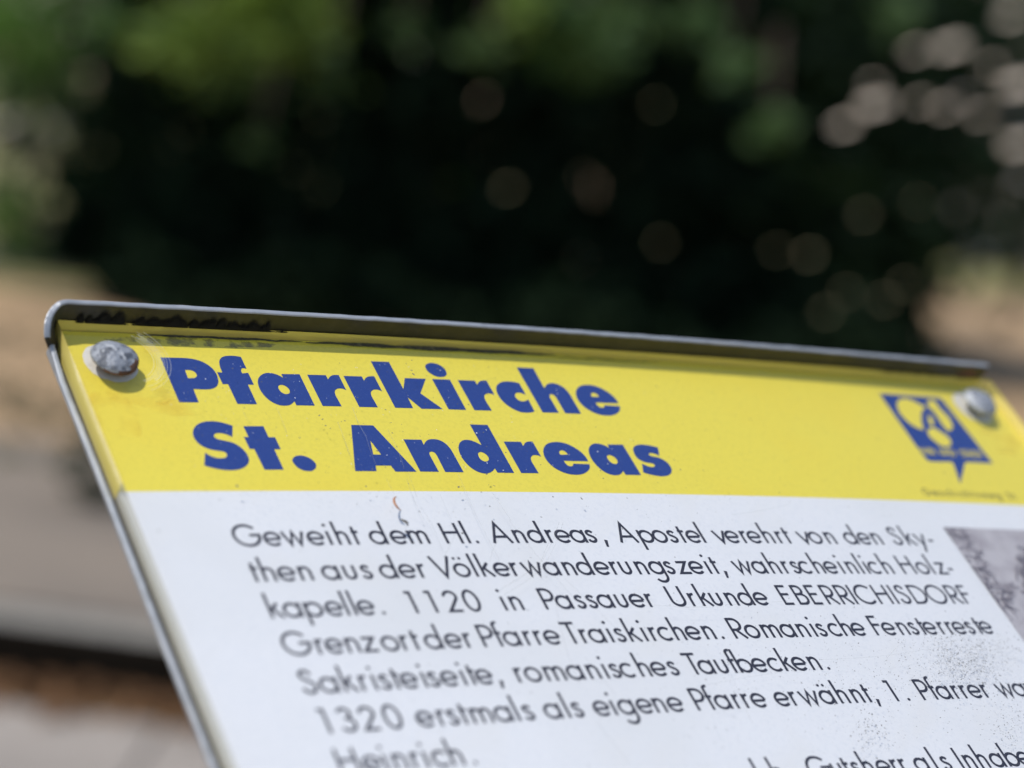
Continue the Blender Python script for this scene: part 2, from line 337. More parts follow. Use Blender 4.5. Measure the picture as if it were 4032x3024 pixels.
def spk(x,y,r,tgt=sk,z=2.8):
    u,v=unboard(x,y,z); k=rng.integers(6,9); a=(np.arange(k)+rng.random(k)*.7)*2*math.pi/k; r=r*.62 if r>.35 else r; rr=r*(.55+.6*rng.random(k)); st=.5+rng.random(); rot=rng.random()*3
    X=rr*np.cos(a); Y=rr*np.sin(a)*st*.6; tgt.add(np.stack([u+X*math.cos(rot)-Y*math.sin(rot),v+X*math.sin(rot)+Y*math.cos(rot),np.full(k,z+float(dz(u)))],1),[tuple(range(k))])
for _ in range(520): spk(rng.uniform(640,3500),rng.uniform(1420,2020),.10+.22*rng.random()**3)
for x,y,r in ((960,1612,.55),(1255,1640,.9),(1268,1655,.8),(1280,1680,.6),(1336,1433,.6),(1518,1616,.6),(1620,1460,.7),(1627,1475,.9),(1600,1434,.6),(1538,1666,.6),(1543,1707,.5),(1484,1779,.7),(1805,1920,.8),(1915,1868,.8),(1945,1914,.9),(2290,1964,.9),(2130,2037,.6),(2450,2083,.5),(1439,1918,.6),
              (2655,1810,.5),(2670,1815,.6),(2680,1850,.5),(3715,1865,1.0),(2700,1920,.4),(2590,1900,.4),(1820,2102,.8),(930,1920,.7),(860,1975,.5),(1180,2175,.5),(620,2100,.5)): spk(x,y,r)
for _ in range(1500):
    x=rng.normal(3800,95); y=rng.normal(2590,65); spk(x,y,.10+.20*rng.random()**2)
for _ in range(900): spk(rng.normal(3450,420),rng.normal(2640,130),.10+.18*rng.random()**3)
for _ in range(260): spk(rng.normal(3990,60),rng.normal(2850,70),.10+.2*rng.random()**2)
for _ in range(120): spk(rng.normal(3430,40),rng.normal(2880,50),.12+.25*rng.random()**2)
for _ in range(700): spk(rng.uniform(1500,4032),rng.uniform(2000,3024),.08+.18*rng.random()**3)
tag(sk.build('dirt_specks',M['speck'],sign),kind='stuff')
for x,y,r in ((806,1498,.4),(1160,1571,.7),(1285,1571,.6),(1514,1436,.6),(1765,1539,.6),(2191,1534,.5),(2195,1550,.4),(1832,1840,.5),(1914,1694,.6),(1876,1706,.5),(1917,1824,.8),(2241,1790,.7),(2393,1826,.6),(1981,1853,.5),(986,1584,.6),(1211,1541,.4),(2354,1778,.5)): spk(x,y,r*.6,sw,.35)
for _ in range(160): spk(rng.uniform(640,2650),rng.uniform(1420,1870),.10+.10*rng.random(),sw,.35)
tag(sw.build('print_chips',M['speckw'],sign),kind='stuff')
# --- heading, traced letter by letter
k4=400/2212
def TR(ox,oy,s,pts): 
    out=[]
    for p in pts:
        q=unboard(ox+p[0]*s,oy+p[1]*s,0.0); out.append((q[0],q[1])+tuple(p[2:]))
    return out
c=1
G={}
G['P']=(600,1380,k4,[[(170,155,c),(600,163),(760,172),(900,192),(1050,235),(1200,310),(1310,400),(1385,500),(1425,600),(1435,680),(1415,760),(1360,810),(1290,838),(1180,850),(1050,848,c),(890,840,c),(1008,1133,c),(582,1130,c)],
   [(708,428,c),(800,427),(870,442),(930,480),(965,530),(960,570),(925,598),(860,606,c),(775,606,c)]])
G['f']=(600,1380,k4,[[(1405,472,c),(1520,483,c),(1472,360),(1455,270),(1462,210),(1500,160),(1570,128),(1680,118),(1800,122),(1925,143,c),(2048,400,c),(1990,388),(1945,395),(1928,420),(1932,455),(1955,500,c),(2085,490,c),(2208,747,c),(2078,745,c),(2277,1172,c),(1850,1165,c),(1645,735,c),(1530,735,c)]])
G['a']=(1000,1400,k4,[[(632,485,c),(540,435),(450,402),(350,382),(250,385),(160,425),(100,490),(83,570),(95,650),(140,760),(220,870),(320,965),(430,1035),(540,1078),(640,1092),(740,1088),(810,1062),(880,1000,c),(922,1085,c),(1322,1092,c),(990,410,c),(592,405,c)],
   [(527,690),(540,655),(590,640),(660,655),(725,695),(768,745),(778,790),(760,828),(710,842),(650,832),(590,795),(545,740)]])
G['r']=(1000,1400,k4,[[(1157,420,c),(1563,430,c),(1610,522,c),(1650,465),(1700,435),(1760,425),(1842,427,c),(2008,757,c),(1950,730),(1890,718),(1820,722),(1770,755),(1758,800),(1775,870,c),(1908,1108,c),(1495,1100,c)]])
G['k']=(1400,1400,k4,[[(330,127,c),(725,142,c),(1040,732,c),(1070,492,c),(1525,510,c),(1410,825,c),(1897,1168,c),(1437,1160,c),(1133,910,c),(1252,1148,c),(862,1138,c)]])
G['i']=(1400,1400,k4,[[(1515,240),(1540,195),(1600,168),(1680,165),(1770,185),(1870,235),(1940,300),(1978,370),(1978,420),(1940,455),(1870,468),(1780,462),(1690,428),(1600,370),(1540,305)],
   [(1665,515,c),(2052,527,c),(2407,1186,c),(2025,1172,c)]])
G['c']=(1800,1420,k4,[[(1350,495,c),(1497,752,c),(1440,725),(1370,703),(1310,700),(1265,722),(1257,765),(1285,820),(1340,865),(1410,888),(1480,882),(1548,848,c),(1685,1108,c),(1600,1130),(1500,1135),(1380,1120),(1250,1070),(1120,995),(1000,895),(910,780),(860,680),(850,590),(875,530),(930,485),(1010,460),(1120,455),(1240,468)]])
G['h']=(2100,1430,k4,[[(-364,95,c),(-2,113,c),(237,550,c),(270,490),(320,450),(400,437),(480,447),(580,485),(680,550),(760,635),(812,710,c),(1040,1105,c),(692,1092,c),(500,755,c),(460,710),(410,682),(365,685),(350,715),(368,765,c),(555,1085,c),(200,1073,c)]])
G['e']=(2100,1430,k4,[[(1853,878,c),(1800,790),(1700,690),(1560,595),(1420,525),(1280,485),(1150,475),(1030,497),(960,545),(925,620),(930,700),(965,790),(1040,890),(1150,985),(1280,1060),(1420,1115),(1560,1140),(1690,1140),(1790,1112),(1860,1060),(1888,1000),(1878,938,c),(1545,918,c),(1540,955),(1510,970),(1450,962),(1390,915),(1350,857,c)],
   [(1255,690),(1262,660),(1300,645),(1350,658),(1400,695),(1435,735,c),(1290,735,c),(1265,720)]])
G['S']=(740,1640,k4,[[(970,205,c),(965,450,c),(880,408),(780,375),(680,362),(600,372),(562,410),(578,455),(640,492),(760,522),(900,550),(1020,592),(1130,660),(1230,750),(1300,850),(1330,950),(1300,1040),(1220,1110),(1100,1155),(950,1172),(800,1165),(650,1145),(500,1110),(355,1068,c),(370,785,c),(450,840),(560,888),(680,912),(780,908),(835,880),(850,845),(820,790),(760,762),(640,745),(480,715),(330,655),(210,570),(130,460),(105,360),(130,260),(200,180),(320,125),(480,105),(640,115),(800,150)]])
G['t']=(740,1640,k4,[[(1205,215,c),(1640,212,c),(1755,455,c),(1895,455,c),(2020,715,c),(1878,715,c),(2085,1158,c),(1665,1160,c),(1440,705,c),(1345,712,c),(1215,445,c),(1320,455,c)]])
G['.']=(1100,1650,k4,[[(280,905),(300,850),(360,810),(440,795),(530,805),(640,845),(730,905),(790,975),(800,1040),(765,1095),(700,1130),(610,1135),(500,1110),(400,1060),(325,985)]])
G['A']=(1450,1650,k4,[[(-373,130,c),(105,142,c),(1052,1148,c),(592,1148,c),(490,1015,c),(155,1015,c),(180,1135,c),(-287,1135,c)],[(42,470,c),(280,778,c),(108,775,c)]])
G['n']=(1450,1650,k4,[[(765,445,c),(1155,453,c),(1207,565,c),(1240,505),(1300,455),(1390,440),(1490,447),(1590,480),(1690,545),(1780,640),(1850,750,c),(2075,1160,c),(1675,1155,c),(1495,800,c),(1450,740),(1390,712),(1340,720),(1330,755),(1348,805,c),(1535,1150,c),(1130,1145,c)]])
G['d']=(1780,1650,k4,[[(385,120,c),(770,130,c),(1350,1175,c),(988,1168,c),(930,1075,c),(890,1125),(820,1170),(730,1187),(620,1170),(500,1120),(380,1035),(270,920),(190,800),(145,680),(143,580),(175,510),(240,465),(330,455),(430,475),(530,515),(640,570,c)],
   [(565,770),(575,735),(620,718),(680,735),(745,780),(790,835),(798,885),(770,920),(710,925),(640,895),(590,840)]])
G['s']=(2300,1710,k4,[[(1605,290,c),(1638,472,c),(1570,440),(1490,415),(1430,412),(1405,430),(1430,465),(1500,485),(1600,505),(1700,545),(1800,610),(1870,690),(1905,780),(1890,850),(1830,895),(1740,915),(1630,912),(1500,890),(1380,862),(1285,830,c),(1260,640,c),(1340,680),(1430,710),(1500,715),(1540,695),(1520,655),(1460,632),(1370,620),(1270,590),(1170,530),(1100,445),(1068,350),(1080,280),(1140,240),(1240,225),(1360,235),(1490,260)]])
def letter(sh,ch,src=None,dst=None):
    ox,oy,s,loops=G[ch]; L=[smooth_loop(TR(ox,oy,s,l)) for l in loops]; d=np.zeros(2)
    if src is not None: d=np.array(unboard(*dst))-np.array(unboard(ox+src[0]*s,oy+src[1]*s))
    fill([[tuple(np.array(p)+d) for p in l] for l in L],.06,sh)
sh=Sheet()
for ch in 'Pfarkiche': 
    if ch!='r' or True: letter(sh,ch)
letter(sh,'r',(1495,1100),(1400+80*k4,1400+1120*k4)); letter(sh,'r',(1495,1100),(1800+375*k4,1420+1080*k4))
sh.V and sh.build('heading_line',M['blue'],sign).__setitem__('label','upper heading line Pfarrkirche in heavy blue letters')
sh=Sheet()
for ch in 'St.Ands': letter(sh,ch)
letter(sh,'r',(1495,1100),(1780+1505*k4,1650+1177*k4)); letter(sh,'e',(1853,878),(2100+1592*300/2212,1700+860*300/2212)); letter(sh,'a',(990,410),(2300+840*k4,1710+228*k4))
sh.build('heading_line',M['blue'],sign)['label']='lower heading line St. Andreas in heavy blue letters'
# --- emblem
ks=500/2074
em=Sheet(); fill([smooth_loop(TR(3430,1530,ks,[(130,80,c),(1060,148,c),(1120,160),(1170,195,c),(1990,1225,c),(1570,1203),(1525,1240,c),(1455,1560,c),(1345,1235,c),(1310,1195,c),(980,1190),(900,1150),(820,1060,c)]))],.06,em)
emb=em.build('emblem',M['blue'],sign)
ey=Sheet()
for l in ([(420,250),(450,190),(530,165),(640,185),(760,240),(890,315,c),(830,370),(815,460),(825,560),(860,680,c),(760,650),(640,580),(520,470),(440,350)],
          [(915,235),(950,195),(1010,200),(1060,240),(1110,320),(1180,390),(1260,470),(1310,560),(1325,640),(1290,690),(1240,680),(1160,590),(1090,480),(1020,380),(950,320)],
          [(925,450),(965,455),(1010,530),(1020,590),(985,612),(950,570)],
          [(920,700),(960,655),(1040,650),(1100,690),(1180,740),(1250,790),(1300,870),(1290,930),(1210,955),(1110,920),(1010,840),(940,770)]):
    fill([smooth_loop(TR(3430,1530,ks,l))],.12,ey)
# --- body text: single line letters, mm
def arc(cx,cy,r,a0,a1,n=14,ry=None):
    a=np.radians(np.linspace(a0,a1,n)); return [(cx+r*math.cos(t),cy+(ry or r)*math.sin(t)) for t in a]
def circ(cx,cy,r,ry=None,n=26): return ('O',arc(cx,cy,r,0,360-360/n,n,ry))
def crv(pts,step=4):
    P=[np.array(p,float) for p in pts]; P=[2*P[0]-P[1]]+P+[2*P[-1]-P[-2]]; out=[]
    for i in range(1,len(P)-2):
        for k in range(step):
            t=k/step; out.append(tuple(.5*((2*P[i])+(-P[i-1]+P[i+1])*t+(2*P[i-1]-5*P[i]+4*P[i+1]-P[i+2])*t*t+(-P[i-1]+3*P[i]-3*P[i+1]+P[i+2])*t**3)))
    out.append(tuple(P[-2])); return out
S_=lambda pts:('S',pts); X,AS,CP=4.75,8.15,7.35
nst=2.66
def arch(x0,sp): r=sp/2; return [(x0+.06,2.55)]+arc(x0+r,4.36-r*1.12,r,165,0,12,r*1.12)+[(x0+sp,0)]
FT={ # strokes, advance, anchors {l,r,c}
'o':([circ(2.8,2.37,2.08)],5.6,dict(c=2.8)),
'a':([circ(2.65,2.37,2.05),S_([(4.72,0),(4.72,X)])],5.5,dict(c=2.65,r=4.72)),
'd':([circ(2.65,2.37,2.05),S_([(4.72,0),(4.72,AS)])],5.5,dict(c=2.65,r=4.72)),
'b':([circ(2.95,2.37,2.05),S_([(.88,0),(.88,AS)])],5.6,dict(c=2.95,l=.88)),
'p':([circ(2.95,2.37,2.05),S_([(.88,-2.7),(.88,X)])],5.6,dict(c=2.95,l=.88)),
'g':([circ(2.65,2.37,2.05),S_([(4.72,X),(4.72,-.6)]+arc(2.75,-.75,1.97,0,-150,12))],5.5,dict(c=2.65,r=4.72)),
'e':([S_([(.9,2.3),(4.8,2.3)]),S_(arc(2.8,2.37,2.08,0,318,24))],5.45,dict(c=2.8)),
'c':([S_(arc(2.8,2.37,2.08,46,314,22))],4.55,dict(c=2.8)),
's':([S_(crv([(2.7,3.75),(2.25,4.25),(1.65,4.38),(1.0,4.1),(.82,3.5),(1.2,2.92),(1.8,2.55),(2.45,2.12),(2.8,1.5),(2.65,.85),(2.1,.42),(1.45,.38),(.85,.72),(.62,1.25)]))],3.7,dict(c=1.7)),
'n':([S_([(.88,0),(.88,X)]),S_(arch(.88,nst))],4.7,dict(l=.88,r=.88+nst)),
'h':([S_([(.88,0),(.88,AS)]),S_(arch(.88,nst))],4.7,dict(l=.88,r=.88+nst)),
'm':([S_([(.88,0),(.88,X)]),S_(arch(.88,2.5)),S_(arch(3.38,2.5))],7.1,dict(l=.88,r=5.88)),
'u':([S_([(.85,X)]+arc(.85+nst/2,1.75,nst/2,180,360,14,1.38)+[(.85+nst,X)])],4.6,dict(l=.85,r=.85+nst,c=.85+nst/2)),
'r':([S_([(.88,0),(.88,X)]),S_([(.9,3.0)]+arc(2.25,3.1,1.3,150,78,7,1.28))],3.05,dict(l=.88)),
't':([S_([(1.1,0),(1.1,6.27)]),S_([(.42,4.42),(2.4,4.42)])],2.75,dict(l=1.1)),
'f':([S_([(1.15,0),(1.15,6.9)]+arc(2.2,7.0,1.05,180,70,9,.95)),S_([(.42,4.42),(2.4,4.42)])],2.75,dict(l=1.15)),
'i':([S_([(1.0,0),(1.0,X)]),('D',(1.0,6.85,.52))],2.15,dict(l=1.0)),
'l':([S_([(1.0,0),(1.0,AS)])],2.15,dict(l=1.0)),
'k':([S_([(.88,0),(.88,AS)]),S_([(3.3,X),(1.25,2.55)]),S_([(1.7,2.95),(3.9,0)])],4.2,dict(l=.88)),
'v':([S_([(.35,X),(2.3,.25),(4.25,X)])],4.6,dict(c=2.3)),
'w':([S_([(.35,X),(1.9,.3),(3.2,4.6),(4.5,.3),(6.05,X)])],6.4,dict(c=3.2)),
'y':([S_([(.35,X),(2.35,.3)]),S_([(4.2,X),(1.2,-2.65)])],4.5,dict(c=2.3)),
'z':([S_([(.7,4.4),(3.85,4.4),(.75,.36),(4.25,.36)])],4.55,dict(c=2.45)),
'ö':([circ(2.8,2.37,2.08),('D',(1.95,6.5,.45)),('D',(3.65,6.5,.45))],5.6,dict(c=2.8)),
'ä':([circ(2.65,2.37,2.05),S_([(4.72,0),(4.72,X)]),('D',(2.0,6.5,.45)),('D',(3.7,6.5,.45))],5.5,dict(c=2.65,r=4.72)),
',':([('T',[(1.35,1.0),(.8,-1.55)])],2.7,dict(c=1.2)), '.':([('D',(1.3,.45,.5))],2.7,dict(c=1.3)), '-':([S_([(.35,2.1),(2.3,2.1)])],2.8,dict(c=1.3)),
'G':([S_(arc(3.95,3.68,3.42,42,352,30)+[(7.36,3.75),(4.7,3.75)])],7.8,dict(c=3.95)),
'H':([S_([(.95,0),(.95,CP)]),S_([(5.35,0),(5.35,CP)]),S_([(.95,3.95),(5.35,3.95)])],6.4,dict(l=.95,r=5.35)),
'A':([S_([(.45,0),(3.3,7.3),(6.15,0)]),S_([(1.4,2.3),(5.2,2.3)])],6.6,dict(l=.45,r=6.15)),
'V':([S_([(.35,CP),(3.1,.2),(5.85,CP)])],6.2,dict(c=3.1)),
'P':([S_([(.95,0),(.95,CP)]),S_([(.95,6.98),(2.4,6.98)]+arc(2.5,5.05,1.93,88,-88,14)+[(.95,3.12)])],5.0,dict(l=.95)),
'R':([S_([(.95,0),(.95,CP)]),S_([(.95,6.98),(2.4,6.98)]+arc(2.5,5.05,1.93,88,-88,14)+[(.95,3.12)]),S_([(2.2,3.12),(4.65,0)])],5.3,dict(l=.95)),
'B':([S_([(.95,0),(.95,CP)]),S_([(.95,6.98),(2.3,6.98)]+arc(2.4,5.45,1.53,88,-88,12)+[(.95,3.92)]),S_([(2.2,3.92),(2.6,3.92)]+arc(2.7,2.14,1.78,88,-88,12)+[(.95,.36)])],5.2,dict(l=.95)),
'E':([S_([(.95,0),(.95,CP)]),S_([(.95,6.98),(3.9,6.98)]),S_([(.95,3.95),(3.8,3.95)]),S_([(.95,.37),(3.9,.37)])],4.7,dict(l=.95)),
'F':([S_([(.95,0),(.95,CP)]),S_([(.95,6.98),(3.8,6.98)]),S_([(.95,3.95),(3.7,3.95)])],4.4,dict(l=.95)),
'T':([S_([(.2,6.98),(4.5,6.98)]),S_([(2.35,0),(2.35,6.98)])],4.7,dict(l=2.35)),
'U':([S_([(.95,CP)]+arc(3.05,2.3,2.1,180,360,16,1.95)+[(5.15,CP)])],6.1,dict(c=3.05)),
'C':([S_(arc(3.95,3.68,3.42,44,316,24))],6.5,dict(c=3.95)),
'D':([S_([(.95,0),(.95,CP)]),S_([(.95,6.98),(2.7,6.98)]+arc(2.8,3.68,3.3,88,-88,18)+[(.95,.38)])],6.9,dict(l=.95)),
'I':([S_([(1.1,0),(1.1,CP)])],2.3,dict(l=1.1)), 'O':([circ(3.95,3.68,3.42,n=34)],7.8,dict(c=3.95)),
'S':([S_(crv([(3.75,5.75),(3.2,6.65),(2.3,7.0),(1.35,6.65),(1.0,5.7),(1.4,4.75),(2.4,4.1),(3.4,3.3),(3.95,2.2),(3.65,1.0),(2.7,.38),(1.75,.45),(1.05,1.0),(.75,1.9)]))],4.8,dict(c=2.4)),
'N':([S_([(.95,0),(.95,7.0),(5.3,.35),(5.3,CP)])],6.3,dict(l=.95)),
'W':([S_([(.3,CP),(2.4,.3),(4.3,7.0),(6.2,.3),(8.3,CP)])],8.6,dict(c=4.3)),
'1':([S_([(1.25,6.98),(2.65,6.98),(2.65,0)])],5.2,dict(l=2.65)),
'2':([S_([(.95,5.35)]+arc(2.6,5.2,1.72,170,-25,14)+[(.95,.37),(4.6,.37)])],5.2,dict(c=2.6)),
'3':([S_(arc(2.4,5.45,1.5,160,-80,13)+[(2.2,3.95)]),S_([(2.2,3.95)]+arc(2.5,2.2,1.82,85,-155,15))],5.2,dict(c=2.6)),
'0':([circ(2.65,3.68,1.95,3.4)],5.2,dict(c=2.65)),
}
def put_glyph(sh,ch,x,y,sc=1.0,w=.86,z=.06):
    for k,(kind,p) in enumerate(FT[ch][0]):
        zz=z+.006*k
        if kind=='D': disc(sh,x+p[0]*sc,y+p[1]*sc,p[2]*sc,zz,n=16)
        else:
            P=[(x+a*sc,y+b*sc) for a,b in p]; ribbon(sh,P,w*sc*(1.25 if kind=='T' else 1),zz,closed=(kind=='O'),w2=w*sc*.85 if kind=='T' else None)
s8=800/2212
CR=dict(A=(900,2050,s8),B=(1600,2050,s8),C=(2400,2050,s8),D=(3100,2050,s8),E=(1000,2300,s8),F=(1800,2250,s8),G=(2500,2230,s8),H=(3232,2230,s8),I=(1050,2500,s8),J=(1800,2450,s8),K=(2500,2430,s8),
        O=(3232,2530,s8),L=(1200,2700,s8),M=(1900,2650,s8),N=(2600,2650,s8),Q=(2500,2824,1532/2212))
V_B1,DV=-63.21,-11.7935
# word, then anchors: letter index, which part, crop, x, y
LINES=[
 [('Geweiht',[(0,'c','A',245,278),(1,'c','A',515,281),(3,'c','A',985,268),(4,'l','A',1130,265),(5,'r','A',1328,264),(6,'l','A',1418,262)]),('dem',[(0,'r','A',1740,262),(1,'c','A',1890,262),(2,'r','B',258,255)]),
  ('Hl.',[(0,'l','B',458,255),(0,'r','B',625,252),(1,'l','B',700,252),(2,'c','B',785,250)]),('Andreas,',[(0,'l','B',965,250),(1,'l','B',1222,248),(1,'r','B',1325,248),(2,'r','B',1515,245),(3,'l','B',1588,246),(4,'c','B',1745,248),(5,'r','B',1975,243),(6,'c','B',2050,246),(7,'c','B',2183,243)]),
  ('Apostel',[(0,'l','C',135,242),(0,'r','C',318,240),(1,'l','C',372,240),(2,'c','C',590,245),(3,'c','C',725,243),(4,'l','C',830,240),(6,'l','C',1048,240)]),('verehrt',[(0,'c','C',1250,245),(1,'c','C',1375,243),(2,'l','C',1488,240),(3,'c','C',1615,243),(4,'l','C',1728,243),(4,'r','C',1805,242),(5,'l','C',1875,243),(6,'l','C',1972,243)]),
  ('von',[(0,'c','D',228,253),(1,'c','D',345,252),(2,'l','D',465,250),(2,'r','D',545,251)]),('den',[(0,'r','D',785,258),(1,'c','D',880,262),(2,'l','D',975,264),(2,'r','D',1058,264)]),('Sky-',[(0,'c','D',1235,268),(1,'l','D',1340,270),(3,'c','D',1555,212)])],
 [('then',[(0,'l','A',315,662),(1,'l','A',412,662),(1,'r','A',527,658),(2,'c','A',668,660),(3,'l','A',820,655),(3,'r','A',925,655)]),('aus',[(0,'r','A',1225,635),(0,'c','A',1140,648),(2,'c','A',1535,638)]),('der',[(0,'r','A',1850,628),(1,'c','A',1985,632),(2,'l','A',2122,625)]),
  ('Völkerwanderungszeit,',[(0,'c','B',452,622),(1,'c','B',645,618),(2,'l','B',785,615),(3,'l','B',862,612),(4,'c','B',1080,612),(5,'l','B',1200,608),(6,'c','B',1418,608),(7,'r','B',1690,602),(8,'l','B',1770,600),(8,'r','B',1865,600),(9,'r','B',2050,598),(11,'l','C',75,590),(12,'c','C',215,592),(13,'l','C',345,586),(13,'r','C',432,585),(15,'c','C',690,584),(16,'c','C',845,580),(17,'c','C',985,580),(18,'l','C',1112,577),(19,'l','C',1188,577),(20,'c','C',1270,575)]),
  ('wahrscheinlich',[(0,'c','C',1495,580),(1,'r','C',1728,575),(2,'l','C',1797,575),(2,'r','C',1875,574),(3,'l','C',1943,573),(4,'c','D',130,577),(5,'c','D',225,577),(6,'l','D',342,574),(6,'r','D',422,575),(7,'c','D',515,577),(8,'l','D',630,577),(9,'l','D',712,577),(9,'r','D',775,577),(10,'l','D',842,578),(11,'l','D',905,578),(12,'c','D',995,582),(13,'l','D',1095,580),(13,'r','D',1172,580)]),
  ('Holz-',[(0,'l','D',1295,582),(0,'r','D',1412,585),(1,'c','D',1520,588),(2,'l','D',1620,590),(3,'c','D',1720,583),(4,'c','D',1768,523)])],
 [('kapelle.',[(0,'l','E',210,372),(1,'r','E',530,350),(1,'c','E',455,372),(3,'c','E',910,352),(4,'l','E',1042,340),(5,'l','E',1125,338),(6,'c','E',1260,345),(7,'c','E',1420,325)]),('1120',[(0,'l','E',1788,318),(1,'l','E',2005,315),(3,'c','F',215,440)]),('in',[(0,'l','F',548,430),(1,'l','F',630,428),(1,'r','F',738,425)]),
  ('Passauer',[(0,'l','F',988,415),(1,'r','F',1270,408),(2,'c','F',1380,410),(3,'c','F',1505,405),(4,'r','F',1720,398),(5,'c','F',1835,398),(6,'c','F',2000,393),(7,'l','F',2118,387)]),('Urkunde',[(0,'c','G',510,437),(1,'l','G',650,432),(2,'l','G',760,430),(3,'c','G',925,428),(4,'l','G',1047,425),(4,'r','G',1135,422),(5,'r','G',1305,420),(6,'c','G',1410,420)]),
  ('EBERRICHISDORF',[(0,'l','G',1650,413),(1,'l','G',1810,412),(2,'l','G',1965,412),(3,'l','H',100,410),(4,'l','H',258,410),(5,'l','H',405,410),(6,'c','H',550,412),(7,'l','H',668,410),(7,'r','H',792,410),(8,'l','H',855,410),(9,'c','H',960,412),(10,'l','H',1060,410),(11,'c','H',1325,413),(12,'l','H',1465,413),(13,'l','H',1605,413)])],
 [('Grenzort',[(0,'c','E',520,790),(1,'l','E',735,770),(2,'c','E',915,765),(3,'l','E',1060,755),(3,'r','E',1165,750),(4,'c','E',1300,743),(5,'c','E',1525,742),(6,'l','E',1660,725),(7,'l','E',1795,718)]),('der',[(0,'r','E',2065,700),(2,'l','F',130,820)]),
  ('Pfarre',[(0,'l','F',315,820),(1,'l','F',495,815),(2,'r','F',705,805),(3,'l','F',790,805),(4,'l','F',905,800),(5,'c','F',1075,800)]),('Traiskirchen.',[(0,'l','J',1298,235),(1,'l','J',1405,232),(2,'r','J',1630,222),(3,'l','J',1708,218),(4,'c','J',1815,218),(5,'l','J',1915,212),(6,'l','J',2080,207),(7,'l','K',225,260),(8,'c','K',375,255),(9,'l','K',475,248),(9,'r','K',565,246),(10,'c','K',675,245),(11,'l','K',800,240),(11,'r','K',890,238),(12,'c','K',968,235)]),
  ('Romanische',[(0,'l','K',1112,230),(1,'c','K',1320,228),(2,'l','K',1440,220),(2,'r','K',1600,217),(3,'r','K',1765,213),(4,'l','K',1832,213),(4,'r','K',1915,212),(5,'l','K',1990,210),(6,'c','K',2075,212),(8,'l','H',285,757),(8,'r','H',365,757),(9,'c','H',455,760)]),
  ('Fensterreste',[(0,'l','H',628,752),(1,'c','H',785,752),(2,'l','H',900,750),(2,'r','H',980,748),(3,'c','H',1055,750),(4,'l','H',1150,748),(5,'c','H',1235,750),(6,'l','H',1350,747),(7,'l','H',1440,745),(8,'c','H',1555,745),(9,'c','H',1670,742),(10,'l','H',1765,742),(11,'c','H',1845,742)])],
 [('Sakristeiseite,',[(0,'c','I',500,665),(1,'r','I',795,630),(2,'l','I',885,630),(3,'l','I',1070,610),(4,'l','I',1215,605),(5,'c','I',1335,605),(6,'l','I',1465,595),(7,'c','I',1600,600),(8,'l','I',1760,582),(9,'c','I',1860,580),(10,'c','I',2035,572),(11,'l','J',110,690),(12,'l','J',205,688),(13,'c','J',330,688),(14,'c','J',490,672)]),
  ('romanisches',[(0,'l','J',692,655),(1,'c','J',870,658),(2,'l','J',1010,640),(2,'r','J',1192,630),(3,'r','J',1395,625),(4,'l','J',1475,618),(4,'r','J',1572,612),(5,'l','J',1655,608),(6,'c','J',1760,607),(7,'c','J',1900,600),(8,'l','J',2030,590),(8,'r','J',2120,585),(9,'c','K',300,640),(10,'c','K',455,632)]),
  ('Taufbecken.',[(0,'l','K',690,620),(1,'r','K',880,612),(2,'c','K',990,612),(3,'l','K',1110,605),(4,'c','K',1240,603),(5,'c','K',1400,598),(6,'c','K',1570,592),(7,'l','K',1662,585),(8,'c','K',1835,583),(9,'l','K',1950,578),(9,'r','K',2045,573),(10,'c','K',2118,570)])],
 [('1320',[(0,'l','L',300,535),(1,'c','L',530,535),(2,'c','L',760,505),(3,'c','L',1020,490)]),('erstmals',[(0,'c','L',1360,468),(1,'l','L',1512,445),(2,'c','L',1655,440),(3,'l','L',1775,425),(4,'r','L',2065,408),(5,'r','M',340,525),(6,'l','M',415,522),(7,'c','M',540,520)]),('als',[(0,'r','M',878,492),(1,'l','M',962,488),(2,'c','M',1075,485)]),
  ('eigene',[(0,'c','M',1340,468),(1,'l','M',1470,460),(3,'c','M',1805,438),(4,'l','M',1918,432),(4,'r','M',2018,425),(5,'c','M',2140,418)]),('Pfarre',[(0,'l','N',428,405),(1,'l','N',590,397),(2,'r','N',785,385),(3,'l','N',858,382),(4,'l','N',960,378),(5,'c','N',1115,375)]),
  ('erwähnt,',[(0,'c','N',1370,362),(1,'l','N',1480,355),(2,'c','N',1676,352),(3,'r','N',1922,337),(4,'l','N',1990,333),(4,'r','N',2073,330),(5,'l','O',400,660),(5,'r','O',485,655),(6,'l','O',555,655),(7,'c','O',630,650)]),('1.',[(0,'l','O',850,643),(1,'c','O',972,640)]),
  ('Pfarrer',[(0,'l','O',1140,632),(1,'l','O',1280,628),(2,'r','O',1445,622),(3,'l','O',1508,620),(4,'l','O',1598,617),(5,'c','O',1730,615),(6,'l','O',1828,610)]),('war',[(0,'c','O',2067,607),(1,'c','O',2220,605)])],
 [('Heinrich.',[(0,'l','L',305,690),(0,'r','L',490,670),(2,'l','L',810,685),(3,'l','L',955,770),(5,'l','L',1248,655),(7,'l','L',1500,585),(8,'c','L',1855,830)])],
 [('l',[(0,'l','Q',645,232)]),('h',[(0,'l','Q',737,228)]),('Gutsherr',[(0,'c','Q',1005,225),(2,'l','Q',1170,240),(4,'l','Q',1250,200),(7,'l','Q',1500,250)]),('als',[(1,'l','Q',1650,180),(2,'c','Q',1745,228)]),('Inhaber',[(0,'l','Q',1800,182),(2,'l','Q',1900,165),(4,'l','Q',2055,155),(5,'c','Q',2195,210)])],
]
vl8=unboard(2500+1640*1532/2212,2824+170*1532/2212)[1]-AS
nat={}
